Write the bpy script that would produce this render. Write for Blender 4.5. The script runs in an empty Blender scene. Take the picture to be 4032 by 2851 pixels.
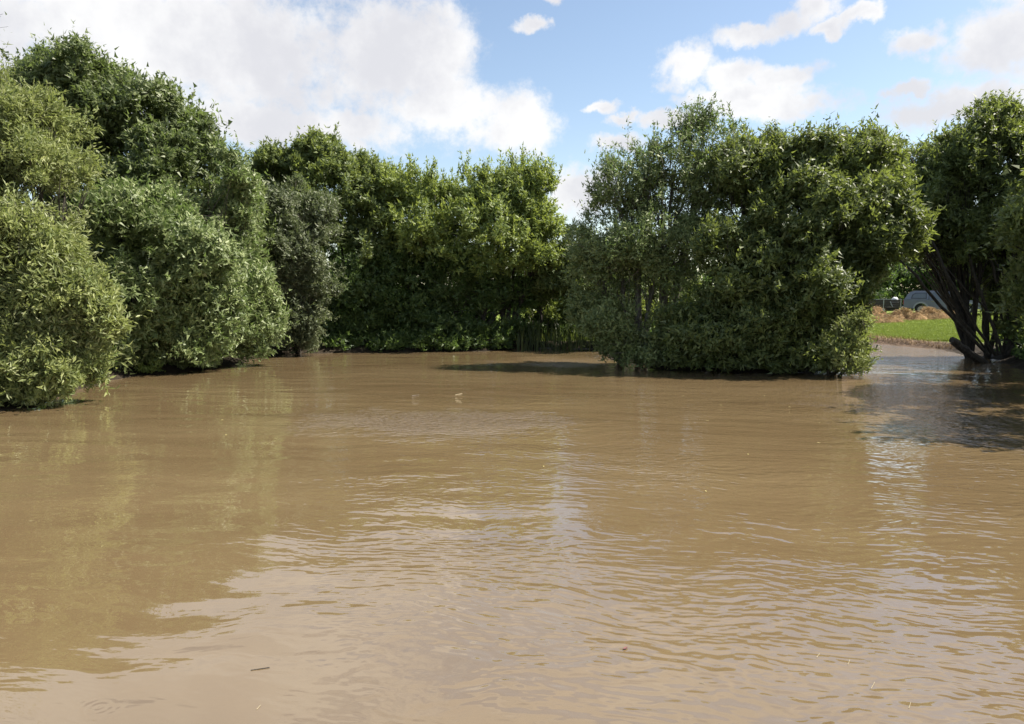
import bpy, math, random
import numpy as np
from mathutils import Vector

random.seed(7)
RNG = np.random.default_rng(7)
SC = bpy.context.scene
COL = SC.collection
PI = math.pi

# ------------------------------------------------------------------ camera
CAM_H = 2.0
PITCH = math.radians(4.93)
cam_d = bpy.data.cameras.new('camera')
cam = bpy.data.objects.new('camera', cam_d)
COL.objects.link(cam)
cam.location = (0, 0, CAM_H)
cam.rotation_euler = (PI / 2 - PITCH, 0, 0)
cam_d.sensor_width = 36
cam_d.lens = 26.0
cam_d.clip_start = 0.05
cam_d.clip_end = 6000
SC.camera = cam

# ------------------------------------------------------------------ light
SUN_AZ, SUN_EL = math.radians(80), math.radians(51)
sun_dir = Vector((math.sin(SUN_AZ) * math.cos(SUN_EL), math.cos(SUN_AZ) * math.cos(SUN_EL), math.sin(SUN_EL)))
sl = bpy.data.lights.new('sun', 'SUN')
sl.energy = 5.0
sl.angle = math.radians(0.53)
sl.color = (1.0, 0.93, 0.82)
so = bpy.data.objects.new('sun', sl)
COL.objects.link(so)
so.rotation_euler = (-sun_dir).to_track_quat('-Z', 'Y').to_euler()
so.location = (20, 12, 30)

SC.view_settings.view_transform = 'Standard'
SC.view_settings.look = 'None'
SC.view_settings.exposure = 1.18
SC.view_settings.gamma = 1.0
SC.view_settings.use_curve_mapping = False


class NT:
    """small helper round a node tree"""
    def __init__(self, tree):
        self.t = tree
        self.t.nodes.clear()

    def n(self, typ, **kw):
        nd = self.t.nodes.new(typ)
        for k, v in kw.items():
            setattr(nd, k, v)
        return nd

    def l(self, a, b):
        self.t.links.new(a, b)

    def put(self, sock, v):
        if hasattr(v, 'is_output'):
            self.l(v, sock)
        else:
            sock.default_value = v

    def m(self, op, a, b=None, c=None, clamp=False):
        nd = self.n('ShaderNodeMath', operation=op, use_clamp=clamp)
        self.put(nd.inputs[0], a)
        if b is not None:
            self.put(nd.inputs[1], b)
        if c is not None:
            self.put(nd.inputs[2], c)
        return nd.outputs[0]

    def v(self, op, a, b=None):
        nd = self.n('ShaderNodeVectorMath', operation=op)
        self.put(nd.inputs[0], a)
        if b is not None:
            if op == 'SCALE':
                self.put(nd.inputs['Scale'], b)
            else:
                self.put(nd.inputs[1], b)
        return nd.outputs['Value'] if op in ('LENGTH', 'DOT_PRODUCT', 'DISTANCE') else nd.outputs[0]

    def ss(self, x, lo, hi, a=0.0, b=1.0):
        nd = self.n('ShaderNodeMapRange', interpolation_type='SMOOTHSTEP')
        self.put(nd.inputs[0], x)
        for i, q in enumerate((lo, hi, a, b)):
            self.put(nd.inputs[i + 1], q)
        return nd.outputs[0]

    def noise(self, vec, scale, detail=4, rough=0.55, dist=0.0, color=False):
        nd = self.n('ShaderNodeTexNoise')
        if vec is not None:
            self.l(vec, nd.inputs['Vector'])
        nd.inputs['Scale'].default_value = scale
        nd.inputs['Detail'].default_value = detail
        nd.inputs['Roughness'].default_value = rough
        nd.inputs['Distortion'].default_value = dist
        return nd.outputs['Color'] if color else nd.outputs['Fac']

    def mix(self, f, a, b):
        nd = self.n('ShaderNodeMix', data_type='RGBA')
        self.put(nd.inputs[0], f)
        self.put(nd.inputs[6], a if hasattr(a, 'is_output') else (*a, 1))
        self.put(nd.inputs[7], b if hasattr(b, 'is_output') else (*b, 1))
        return nd.outputs[2]


# ------------------------------------------------------------------ sky
world = bpy.data.worlds.new('World')
SC.world = world
world.use_nodes = True
W = NT(world.node_tree)
tc = W.n('ShaderNodeTexCoord').outputs['Generated']
sky = W.n('ShaderNodeTexSky', sky_type='NISHITA', sun_disc=False)
sky.sun_elevation = SUN_EL
sky.sun_rotation = SUN_AZ
sky.air_density = 1.0
sky.dust_density = 0.6
sky.ozone_density = 2.0
sep = W.n('ShaderNodeSeparateXYZ')
W.l(tc, sep.inputs[0])
az = W.m('ARCTAN2', sep.outputs[0], sep.outputs[1])
el = W.m('ARCSINE', sep.outputs[2])
cq = W.n('ShaderNodeCombineXYZ')
W.l(az, cq.inputs[0])
W.l(el, cq.inputs[1])
w1 = W.v('SUBTRACT', W.noise(tc, 7.0, 5, 0.6, color=True), (0.5, 0.5, 0.5))
w1 = W.v('MULTIPLY', w1, (0.12, 0.07, 0.0))
w2 = W.v('SUBTRACT', W.noise(tc, 34.0, 5, 0.6, color=True), (0.5, 0.5, 0.5))
w1 = W.v('ADD', W.v('MULTIPLY', w1, (0.55, 0.55, 0)), W.v('MULTIPLY', w2, (0.05, 0.036, 0.0)))
q = W.v('ADD', cq.outputs[0], w1)
# (azimuth, elevation, half width, half height) in radians of the clouds in this sky
CLOUDS = [
    (-0.62, 0.36, 0.50, 0.16), (-0.40, 0.30, 0.33, 0.125), (-0.15, 0.30, 0.14, 0.10), (-0.08, 0.24, 0.13, 0.055),
    (0.00, 0.225, 0.07, 0.05), (-0.30, 0.215, 0.26, 0.035), (-0.75, 0.25, 0.34, 0.17), (-0.45, 0.46, 0.42, 0.13),
    (0.06, 0.385, 0.055, 0.018), (0.02, 0.345, 0.03, 0.013),
    (0.232, 0.288, 0.052, 0.040), (0.285, 0.272, 0.065, 0.027), (0.345, 0.264, 0.055, 0.020), (0.30, 0.247, 0.12, 0.016),
    (0.295, 0.318, 0.060, 0.018), (0.340, 0.325, 0.050, 0.026), (0.375, 0.343, 0.042, 0.028), (0.392, 0.312, 0.026, 0.013),
    (0.425, 0.322, 0.030, 0.014), (0.498, 0.286, 0.048, 0.023), (0.575, 0.272, 0.080, 0.060), (0.62, 0.325, 0.09, 0.04),
    (0.486, 0.238, 0.038, 0.015), (0.555, 0.214, 0.13, 0.034), (0.63, 0.24, 0.08, 0.03),
    (0.115, 0.240, 0.040, 0.014), (0.150, 0.226, 0.045, 0.013), (0.14, 0.197, 0.055, 0.017), (0.085, 0.140, 0.07, 0.042),
    (0.20, 0.225, 0.05, 0.016), (0.33, 0.232, 0.13, 0.022),
    (0.24, 0.52, 0.20, 0.05), (-0.02, 0.53, 0.12, 0.035), (0.52, 0.52, 0.22, 0.09),
]
dens = None
for (a, e, ra, re) in CLOUDS:
    d = W.v('SUBTRACT', q, (a, e, 0.0))
    k_ = 1.0 if a < 0.03 else 0.88
    d = W.v('MULTIPLY', d, (1 / (ra * k_), 1 / (re * k_), 0.0))
    r = W.m('SUBTRACT', 1.0, W.v('LENGTH', d))
    dens = r if dens is None else W.m('MAXIMUM', dens, r)
dens = W.m('MAXIMUM', dens, -1.2)
# broken cumulus over the rest of the sky
pz = W.m('ADD', W.m('MAXIMUM', sep.outputs[2], 0.0), 0.22)
pl = W.v('SCALE', tc, W.m('DIVIDE', 1.0, pz))
gen = W.m('MULTIPLY', W.m('SUBTRACT', W.noise(pl, 1.1, 6, 0.58), 0.50), 5.0)
outside = W.m('MAXIMUM', W.ss(W.m('ABSOLUTE', az), 0.68, 0.95), W.ss(el, 0.47, 0.62))
dens = W.m('ADD', W.m('MULTIPLY', dens, W.m('SUBTRACT', 1.0, outside)), W.m('MULTIPLY', gen, outside))
fb = W.m('ADD', W.m('MULTIPLY', W.noise(tc, 10.0, 3, 0.5), 0.42), W.m('MULTIPLY', W.noise(tc, 30.0, 8, 0.66), 0.58))
fine = W.m('SUBTRACT', fb, 0.5)
body = W.m('ADD', dens, W.m('MULTIPLY', fine, 2.1))
cover = W.ss(body, -0.02, 0.58)
shade = W.ss(W.m('ADD', W.noise(tc, 5.5, 6, 0.58), W.m('MULTIPLY', W.m('MINIMUM', body, 1.2), 0.10)), 0.40, 0.66)
ccol = W.mix(shade, (9.3, 9.25, 9.2), (7.0, 7.0, 7.35))
skyc = W.v('MULTIPLY', sky.outputs[0], (1.98, 1.80, 1.62))
fin = W.mix(W.m('MULTIPLY', cover, 0.96), skyc, ccol)
bg = W.n('ShaderNodeBackground')
W.l(fin, bg.inputs[0])
bg.inputs[1].default_value = 0.05
wo = W.n('ShaderNodeOutputWorld')
W.l(bg.outputs[0], wo.inputs[0])


# ------------------------------------------------------------------ helpers
FPX = 2912.0
CA, SA = math.cos(PITCH), math.sin(PITCH)


def P(px, py, Y):
    """world point at distance Y ahead seen at photo position px, py"""
    u = (px - 2016) / FPX
    w = (1425.5 - py) / FPX
    dy = CA + w * SA
    dz = -SA + w * CA
    k = Y / dy
    return np.array((u * k, Y, CAM_H + dz * k))


def G(px, py, z=0.0):
    u = (px - 2016) / FPX
    w = (1425.5 - py) / FPX
    dy = CA + w * SA
    dz = -SA + w * CA
    k = (z - CAM_H) / dz
    return np.array((u * k, dy * k))


def hash3(ix, iy, iz, seed):
    h = (ix * 374761393 + iy * 668265263 + iz * 2147483647 + seed * 1274126177) & 0xffffffff
    h = ((h ^ (h >> 13)) * 1274126177) & 0xffffffff
    h = h ^ (h >> 16)
    return (h & 0xffff) / 65535.0


def vnoise(p, seed=0):
    """value noise in -1..1 for an (n,3) array"""
    p = np.asarray(p, float)
    i = np.floor(p).astype(np.int64)
    f = p - i
    f = f * f * (3 - 2 * f)
    r = 0
    for dx in (0, 1):
        for dy in (0, 1):
            for dz in (0, 1):
                w = (f[:, 0] if dx else 1 - f[:, 0]) * (f[:, 1] if dy else 1 - f[:, 1]) * (f[:, 2] if dz else 1 - f[:, 2])
                r = r + w * hash3(i[:, 0] + dx, i[:, 1] + dy, i[:, 2] + dz, seed)
    return r * 2 - 1


def nrm(v):
    return v / np.maximum(np.linalg.norm(v, axis=-1, keepdims=True), 1e-9)


def np_mesh(name, V, F, mat=None, attrs=None, smooth=False):
    """mesh from an (n,3) array and an (m,k) face array"""
    V = np.asarray(V, np.float32)
    F = np.asarray(F, np.int32)
    me = bpy.data.meshes.new(name)
    k = F.shape[1]
    me.vertices.add(len(V))
    me.vertices.foreach_set('co', V.ravel())
    me.loops.add(F.size)
    me.loops.foreach_set('vertex_index', F.ravel())
    me.polygons.add(len(F))
    me.polygons.foreach_set('loop_start', np.arange(0, F.size, k, dtype=np.int32))
    me.polygons.foreach_set('loop_total', np.full(len(F), k, np.int32))
    me.polygons.foreach_set('use_smooth', np.full(len(F), smooth, bool))
    for an, av in (attrs or {}).items():
        at = me.attributes.new(an, 'FLOAT', 'POINT')
        at.data.foreach_set('value', np.asarray(av, np.float32))
    me.update(calc_edges=True)
    if mat:
        me.materials.append(mat)
    return me


def obj(name, me, parent=None, loc=None):
    o = bpy.data.objects.new(name, me)
    COL.objects.link(o)
    if parent:
        o.parent = parent
    if loc is not None:
        o.location = loc
    return o


def tag(o, label, cat, group=None):
    o['label'] = label
    o['category'] = cat
    if group:
        o['group'] = group
    return o


def thing(name, label, cat, loc=(0, 0, 0), rz=0, group=None):
    o = bpy.data.objects.new(name, None)
    COL.objects.link(o)
    o.empty_display_size = 0.3
    o.location = loc
    o.rotation_euler = (0, 0, rz)
    return tag(o, label, cat, group)


class MB:
    """collects polygons for one mesh"""
    def __init__(self):
        self.v, self.f = [], []

    def add(self, vs, fs):
        b = len(self.v)
        self.v += [tuple(map(float, x)) for x in vs]
        self.f += [tuple(b + i for i in f) for f in fs]
        return self

    def box(self, lo, hi):
        x0, y0, z0 = lo
        x1, y1, z1 = hi
        return self.add([(x0, y0, z0), (x1, y0, z0), (x1, y1, z0), (x0, y1, z0), (x0, y0, z1), (x1, y0, z1), (x1, y1, z1), (x0, y1, z1)],
                        [(0, 3, 2, 1), (4, 5, 6, 7), (0, 1, 5, 4), (1, 2, 6, 5), (2, 3, 7, 6), (3, 0, 4, 7)])

    def prism(self, poly, y0, y1):
        """polygon in x,z extruded along y"""
        n = len(poly)
        vs = [(x, y0, z) for x, z in poly] + [(x, y1, z) for x, z in poly]
        fs = [tuple(range(n)), tuple(range(2 * n - 1, n - 1, -1))]
        fs += [(i, i + n, (i + 1) % n + n, (i + 1) % n) for i in range(n)]
        return self.add(vs, fs)

    def tube(self, pts, rad, n=6):
        V, F = tube_np([np.asarray(pts, float)], [np.asarray(rad, float)], n)
        return self.add(V, F)

    def disc_wheel(self, c, r0, r1, y0, y1, n=24):
        """ring (r0 inner) about y axis"""
        cx, cz = c
        vs, fs = [], []
        for k in range(n):
            a = 2 * PI * k / n
            for (r, y) in ((r1 * .97, y0), (r1, y0 + .03), (r1, y1 - .03), (r1 * .97, y1), (r0, y1), (r0, y0)):
                vs.append((cx + r * math.cos(a), y, cz + r * math.sin(a)))
        for k in range(n):
            j = (k + 1) % n
            for s in range(6):
                t = (s + 1) % 6
                fs.append((k * 6 + s, k * 6 + t, j * 6 + t, j * 6 + s))
        return self.add(vs, fs)

    def build(self, name, mat, parent=None, bevel=0, smooth=False, loc=None):
        me = bpy.data.meshes.new(name)
        me.from_pydata(self.v, [], self.f)
        me.materials.append(mat)
        if smooth:
            me.polygons.foreach_set('use_smooth', [True] * len(me.polygons))
        me.update()
        o = obj(name, me, parent, loc)
        if bevel:
            b = o.modifiers.new('bevel', 'BEVEL')
            b.width = bevel
            b.segments = 2
            b.limit_method = 'ANGLE'
        return o


def tube_np(paths, rads, n=5):
    VV, FF, base = [], [], 0
    ang = np.arange(n) * 2 * PI / n
    for pts, rad in zip(paths, rads):
        m = len(pts)
        t = np.gradient(pts, axis=0)
        t = nrm(t)
        ref = np.array((0.31, 0.22, 0.1)) if abs(t[0][2]) > 0.7 else np.array((0, 0, 1.0))
        a = nrm(np.cross(t, ref))
        b = np.cross(t, a)
        ring = pts[:, None, :] + rad[:, None, None] * (np.cos(ang)[None, :, None] * a[:, None, :] + np.sin(ang)[None, :, None] * b[:, None, :])
        VV.append(ring.reshape(-1, 3))
        i = np.arange(m - 1)[:, None] * n
        j = np.arange(n)[None, :]
        k = (j + 1) % n
        FF.append(np.stack([i + j, i + k, i + n + k, i + n + j], -1).reshape(-1, 4) + base)
        base += m * n
    return np.concatenate(VV), np.concatenate(FF)


# ------------------------------------------------------------------ materials
def new_mat(name):
    m = bpy.data.materials.new(name)
    m.use_nodes = True
    return m, NT(m.node_tree)


def principled(N, **kw):
    b = N.n('ShaderNodeBsdfPrincipled')
    for k, v in kw.items():
        N.put(b.inputs[k], v)
    return b


def out(N, sh, disp=None):
    o = N.n('ShaderNodeOutputMaterial')
    N.l(sh, o.inputs[0])


def leaf_mat(name, dark, light, back, trans, rough=0.45, tw=0.42, spec=0.5):
    rough += 0.08
    dark, light, back = [tuple(x * y for x, y in zip(q_, (1.52, 1.46, 1.32))) for q_ in (dark, light, back)]
    m, N = new_mat(name)
    at = N.n('ShaderNodeAttribute', attribute_name='tint').outputs['Fac']
    geo = N.n('ShaderNodeNewGeometry')
    pos = geo.outputs['Position']
    big = N.noise(pos, 0.9, 3, 0.5)
    f = N.m('ADD', N.m('MULTIPLY', at, 0.75), N.m('MULTIPLY', N.m('SUBTRACT', big, 0.5), 0.7), clamp=True)
    c = N.mix(f, dark, light)
    c = N.mix(N.m('MULTIPLY', geo.outputs['Backfacing'], 0.7), c, back)
    b = principled(N, **{'Base Color': c, 'Roughness': rough, 'Specular IOR Level': spec})
    tr = N.n('ShaderNodeBsdfTranslucent')
    tcol = N.mix(f, trans, tuple(min(1, x * 1.5) for x in trans))
    N.l(tcol, tr.inputs[0])
    mx = N.n('ShaderNodeMixShader')
    mx.inputs[0].default_value = tw
    N.l(b.outputs[0], mx.inputs[1])
    N.l(tr.outputs[0], mx.inputs[2])
    out(N, mx.outputs[0])
    return m


LEAF = {
    'pale': leaf_mat('pale willow leaf', (0.10, 0.135, 0.05), (0.24, 0.26, 0.105), (0.22, 0.24, 0.14), (0.20, 0.24, 0.06)),
    'silver': leaf_mat('silver willow leaf', (0.080, 0.112, 0.044), (0.185, 0.220, 0.090), (0.18, 0.21, 0.11), (0.13, 0.20, 0.05), 0.44, 0.33, 0.5),
    'dark': leaf_mat('dark alder leaf', (0.055, 0.080, 0.033), (0.150, 0.180, 0.072), (0.12, 0.15, 0.07), (0.13, 0.18, 0.045), 0.42),
    'grey': leaf_mat('grey willow leaf', (0.060, 0.080, 0.044), (0.145, 0.165, 0.090), (0.14, 0.16, 0.11), (0.09, 0.12, 0.04), 0.45),
    'olive': leaf_mat('olive sallow leaf', (0.056, 0.086, 0.032), (0.155, 0.192, 0.066), (0.12, 0.155, 0.07), (0.19, 0.235, 0.05), 0.45),
    'lime': leaf_mat('yellow green leaf', (0.070, 0.108, 0.032), (0.185, 0.228, 0.066), (0.14, 0.185, 0.07), (0.27, 0.33, 0.06), 0.45, 0.38),
    'sallow': leaf_mat('glossy sallow leaf', (0.045, 0.068, 0.026), (0.135, 0.165, 0.060), (0.13, 0.155, 0.085), (0.20, 0.25, 0.045), 0.42, 0.36, 0.4),
    'far': leaf_mat('distant and shade dark leaf', (0.035, 0.065, 0.020), (0.09, 0.13, 0.04), (0.07, 0.11, 0.04), (0.10, 0.16, 0.03)),  # green of the far trees; its darkness also paints shade into nearer bushes
}


def bark_mat(name, c0, c1):
    m, N = new_mat(name)
    pos = N.n('ShaderNodeNewGeometry').outputs['Position']
    sc = N.v('MULTIPLY', pos, (1, 1, 0.35))
    nz = N.noise(sc, 14, 6, 0.65)
    c = N.mix(N.ss(nz, 0.35, 0.68), c0, c1)
    b = principled(N, **{'Base Color': c, 'Roughness': 0.85})
    bp = N.n('ShaderNodeBump')
    bp.inputs['Strength'].default_value = 0.6
    bp.inputs['Distance'].default_value = 0.02
    N.l(nz, bp.inputs['Height'])
    N.l(bp.outputs[0], b.inputs['Normal'])
    out(N, b.outputs[0])
    return m


BARK = bark_mat('dark bark', (0.022, 0.018, 0.014), (0.075, 0.062, 0.048))
BARK_GREY = bark_mat('grey bark', (0.08, 0.072, 0.060), (0.22, 0.20, 0.17))


def plain(name, col, rough=0.5, metal=0.0, var=0.15, scale=6.0, spec=0.5):
    m, N = new_mat(name)
    tcn = N.n('ShaderNodeTexCoord').outputs['Object']
    nz = N.noise(tcn, scale, 5, 0.6)
    c = N.mix(N.ss(nz, 0.3, 0.7), tuple(x * (1 - var) for x in col), tuple(min(1, x * (1 + var)) for x in col))
    b = principled(N, **{'Base Color': c, 'Roughness': rough, 'Metallic': metal, 'Specular IOR Level': spec})
    out(N, b.outputs[0])
    return m


# ------------------------------------------------------------------ pond outline, terrain
shore_px = [(3340, 1440), (3200, 1462), (2900, 1466), (2600, 1448), (2450, 1420), (2390, 1397), (2340, 1378), (2200, 1369),
            (2000, 1373), (1900, 1383), (1500, 1388), (1100, 1392), (1045, 1402), (900, 1435), (700, 1462), (440, 1490), (250, 1545), (0, 1622)]
far_px = [(3800, 1393), (3720, 1378), (3560, 1362), (3400, 1347), (3250, 1340)]
poly = [(-10.3, 8.5), (-9.5, 4), (-6.5, 0.8), (0, 0.75), (6.5, 0.9), (8.6, 4), (9.4, 8), (10.2, 12), (11.6, 16), (14.3, 20.5), (15.6, 23.2)]
poly += [tuple(G(*p)) for p in far_px] + [(11.9, 32.4), (10.6, 29.5), (10.0, 25.5)] + [tuple(G(*p)) for p in shore_px]
POND = np.array(poly)


def pond_sd(x, y):
    """signed distance to the shoreline, positive on land"""
    p = np.stack([x, y], -1)
    A = POND
    B = np.roll(POND, -1, 0)
    best = np.full(len(p), 1e9)
    ins = np.zeros(len(p), bool)
    for a, b in zip(A, B):
        e = b - a
        t = np.clip(((p - a) @ e) / (e @ e), 0, 1)
        d = np.linalg.norm(p - (a + t[:, None] * e), axis=1)
        best = np.minimum(best, d)
        c = ((a[1] <= p[:, 1]) != (b[1] <= p[:, 1]))
        xx = a[0] + (p[:, 1] - a[1]) / (e[1] if abs(e[1]) > 1e-9 else 1e-9) * e[0]
        ins ^= c & (p[:, 0] < xx)
    return np.where(ins, -best, best)


def sstep(x, a, b):
    t = np.clip((x - a) / (b - a), 0, 1)
    return t * t * (3 - 2 * t)


def terrain(x, y):
    x = np.atleast_1d(np.asarray(x, float))
    y = np.atleast_1d(np.asarray(y, float))
    p = np.stack([x, y, x * 0], -1)
    sd = pond_sd(x, y) + 0.22 * vnoise(p * 1.3, 3) + 0.10 * vnoise(p * 4.1, 4)
    z = 0.24 * sstep(sd, -0.05, 0.5) + 0.62 * sstep(sd, 5.0, 34.0) - 0.8 * sstep(-sd, 0.0, 2.5)
    z += (0.035 * vnoise(p * 0.9, 5) + 0.03 * vnoise(p * 2.7, 6)) * sstep(sd, -0.3, 0.4)
    z += 0.45 * vnoise(p * 0.03, 9) * sstep(sd, 30, 90)
    return z, sd


def axis(lo, hi, step, far):
    a = list(np.arange(lo, hi + 1e-6, step))
    s, x = step, hi
    r = []
    while x < far:
        s *= 1.22
        x += s
        r.append(x)
    s, x = step, lo
    l = []
    while x > -far:
        s *= 1.22
        x -= s
        l.append(x)
    return np.array(l[::-1] + a + r)


gx = axis(-15, 38, 0.24, 2500)
gy = axis(-3, 62, 0.24, 2500)
XX, YY = np.meshgrid(gx, gy)
zz, sd = terrain(XX.ravel(), YY.ravel())
nx, ny = len(gx), len(gy)
ii = (np.arange(ny - 1)[:, None] * nx + np.arange(nx - 1)[None, :]).ravel()
gf = np.stack([ii, ii + 1, ii + nx + 1, ii + nx], -1)
gm, N = new_mat('bank and meadow')
geo = N.n('ShaderNodeNewGeometry')
pos = geo.outputs['Position']
sda = N.n('ShaderNodeAttribute', attribute_name='shore').outputs['Fac']
n1 = N.noise(pos, 1.4, 5, 0.6)
n2 = N.noise(pos, 9.0, 6, 0.7)
n3 = N.noise(pos, 0.25, 3, 0.5)
grass_c = N.mix(N.ss(n1, 0.35, 0.66), (0.11, 0.160, 0.028), (0.19, 0.24, 0.045))
grass_c = N.mix(N.ss(n2, 0.52, 0.75, 0, 0.6), grass_c, (0.22, 0.22, 0.06))
mud_c = N.mix(N.ss(n2, 0.35, 0.65), (0.055, 0.034, 0.022), (0.17, 0.115, 0.075))
edge = N.ss(N.m('ADD', sda, N.m('MULTIPLY', N.m('SUBTRACT', n1, 0.5), 1.0)), 0.55, 1.25)
sepp = N.n('ShaderNodeSeparateXYZ')
N.l(pos, sepp.inputs[0])
# leaf litter under the trees, open grass on the eastern verge
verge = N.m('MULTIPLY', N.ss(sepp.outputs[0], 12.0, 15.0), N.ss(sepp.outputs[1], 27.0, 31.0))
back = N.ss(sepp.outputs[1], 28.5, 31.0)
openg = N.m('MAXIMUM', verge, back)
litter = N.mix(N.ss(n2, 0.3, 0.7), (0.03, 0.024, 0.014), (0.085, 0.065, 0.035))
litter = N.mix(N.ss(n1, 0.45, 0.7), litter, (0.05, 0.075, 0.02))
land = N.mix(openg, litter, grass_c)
shaded_soil = N.mix(N.ss(n2, 0.3, 0.7), (0.016, 0.012, 0.008), (0.045, 0.034, 0.022))  # bank edge off the verge, coloured darker to carry the trees' shade
mud_c = N.mix(verge, shaded_soil, mud_c)
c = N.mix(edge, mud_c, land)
b = principled(N, **{'Base Color': c, 'Roughness': 0.9, 'Specular IOR Level': 0.2})
bp = N.n('ShaderNodeBump')
bp.inputs['Strength'].default_value = 0.8
bp.inputs['Distance'].default_value = 0.08
N.l(n2, bp.inputs['Height'])
N.l(bp.outputs[0], b.inputs['Normal'])
out(N, b.outputs[0])
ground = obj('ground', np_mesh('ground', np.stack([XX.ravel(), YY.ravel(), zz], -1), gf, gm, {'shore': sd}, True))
ground['kind'] = 'structure'


def gz(x, y):
    return float(terrain(x, y)[0][0])


# ------------------------------------------------------------------ water
wm, N = new_mat('muddy pond water')
geo = N.n('ShaderNodeNewGeometry')
pos = geo.outputs['Position']
sp = N.n('ShaderNodeSeparateXYZ')
N.l(pos, sp.inputs[0])
px_, py_ = sp.outputs[0], sp.outputs[1]


def patch(cx, cy, rx, ry, k=0.15):
    d = N.v('MULTIPLY', N.v('SUBTRACT', pos, (cx, cy, 0)), (1 / rx, 1 / ry, 0))
    d = N.v('ADD', d, N.v('MULTIPLY', N.v('SUBTRACT', N.noise(pos, 0.9, 4, 0.6, color=True), (0.5, 0.5, 0.5)), (1.2, 1.2, 0)))
    return N.ss(N.v('LENGTH', d), 1.0, k, 0.0, 1.0)


silt = N.noise(N.v('MULTIPLY', pos, (0.5, 1.0, 1)), 0.35, 4, 0.55)
c = N.mix(N.ss(silt, 0.35, 0.66), (0.131, 0.091, 0.047), (0.154, 0.110, 0.058))
# ripples: low swell, wind ripples, fine cat's paws
warp = N.v('MULTIPLY', N.v('SUBTRACT', N.noise(pos, 0.5, 3, 0.5, color=True), (0.5, 0.5, 0.5)), (0.9, 0.9, 0))
wp = N.v('ADD', pos, warp)
rot = N.n('ShaderNodeVectorRotate', rotation_type='Z_AXIS')
N.l(wp, rot.inputs['Vector'])
rot.inputs['Angle'].default_value = math.radians(9)
rp = rot.outputs[0]
swell = N.noise(N.v('MULTIPLY', rp, (0.55, 1.5, 1)), 1.3, 1, 0.4)
wind = N.noise(N.v('MULTIPLY', rp, (1.9, 3.6, 1)), 3.1, 1.3, 0.45)
fine = N.noise(N.v('MULTIPLY', rp, (2.2, 5.5, 1)), 3.0, 2, 0.5)
srp = N.n('ShaderNodeSeparateXYZ')
N.l(rp, srp.inputs[0])
train = N.m('SINE', N.m('ADD', N.m('MULTIPLY', srp.outputs[1], 38.0), N.m('MULTIPLY', N.noise(pos, 1.1, 2, 0.5), 14.0)))
calm = N.ss(N.noise(N.v('MULTIPLY', pos, (0.35, 0.6, 1)), 0.55, 3, 0.5), 0.40, 0.60)
gust = N.ss(N.noise(N.v('MULTIPLY', pos, (0.5, 1.0, 1)), 0.9, 3, 0.55), 0.42, 0.62)
band = N.m('ADD', N.m('ADD', patch(-1.3, 12.0, 3.2, 2.0), N.m('MULTIPLY', patch(1.6, 23.2, 2.2, 3.6), 1.2)), N.m('ADD', patch(13.5, 29, 6.5, 9.5), patch(7.8, 14, 4.0, 9)))
right = N.ss(N.m('SUBTRACT', px_, N.m('MULTIPLY', py_, 0.10)), -1.2, 1.4)
left_still = N.m('SUBTRACT', 1.0, N.m('MULTIPLY', N.ss(N.m('ADD', px_, N.m('MULTIPLY', py_, 0.22)), 0.6, -1.2), 0.72))
wamp = N.m('MULTIPLY', left_still, N.m('ADD', 0.28, N.m('ADD', N.m('MULTIPLY', calm, 0.75), N.m('MULTIPLY', right, 0.18))))
famp = N.m('ADD', N.m('MULTIPLY', gust, 0.12), N.m('MULTIPLY', band, 4.5))
tamp = N.m('MULTIPLY', N.m('MULTIPLY', right, N.ss(py_, 4.6, 6.5)), N.m('ADD', 0.25, gust))
hgt = N.m('MULTIPLY', swell, 0.022)
hgt = N.m('ADD', hgt, N.m('MULTIPLY', N.m('MULTIPLY', wind, wamp), 0.0135))
hgt = N.m('ADD', hgt, N.m('MULTIPLY', N.m('MULTIPLY', fine, famp), 0.011))
hgt = N.m('ADD', hgt, N.m('MULTIPLY', N.m('MULTIPLY', train, tamp), 0.0006))
# one small ring where something touched the surface
g0 = G(390, 2785)
rr = N.v('LENGTH', N.v('SUBTRACT', pos, (float(g0[0]), float(g0[1]), 0)))
ring = N.m('MULTIPLY', N.m('SINE', N.m('MULTIPLY', rr, 160.0)), N.ss(rr, 0.17, 0.03))
hgt = N.m('ADD', hgt, N.m('MULTIPLY', ring, 0.00015))
bp = N.n('ShaderNodeBump')
bp.inputs['Strength'].default_value = 1.0
bp.inputs['Distance'].default_value = 1.0
N.l(hgt, bp.inputs['Height'])
rgh = N.m('ADD', 0.015, N.m('ADD', N.m('MULTIPLY', patch(-1.3, 12.0, 3.4, 1.9), 0.13), N.m('MULTIPLY', N.m('ADD', patch(1.3, 23.3, 3.2, 3.6), N.m('MULTIPLY', patch(13.5, 28, 6.0, 8.0), 0.6)), 0.16), clamp=True))
b = principled(N, **{'Base Color': c, 'Roughness': rgh, 'IOR': 2.1})
N.l(bp.outputs[0], b.inputs['Normal'])
out(N, b.outputs[0])
wp_ = np.array([(-16, -2, 0), (24, -2, 0), (24, 38, 0), (-16, 38, 0)])
water = obj('water', np_mesh('water', wp_, np.array([[0, 1, 2, 3]]), wm))
water['kind'] = 'structure'


# ------------------------------------------------------------------ trees
LEAVES_TOTAL = 0
DENS, LSC = 0.72, 1.0


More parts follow.
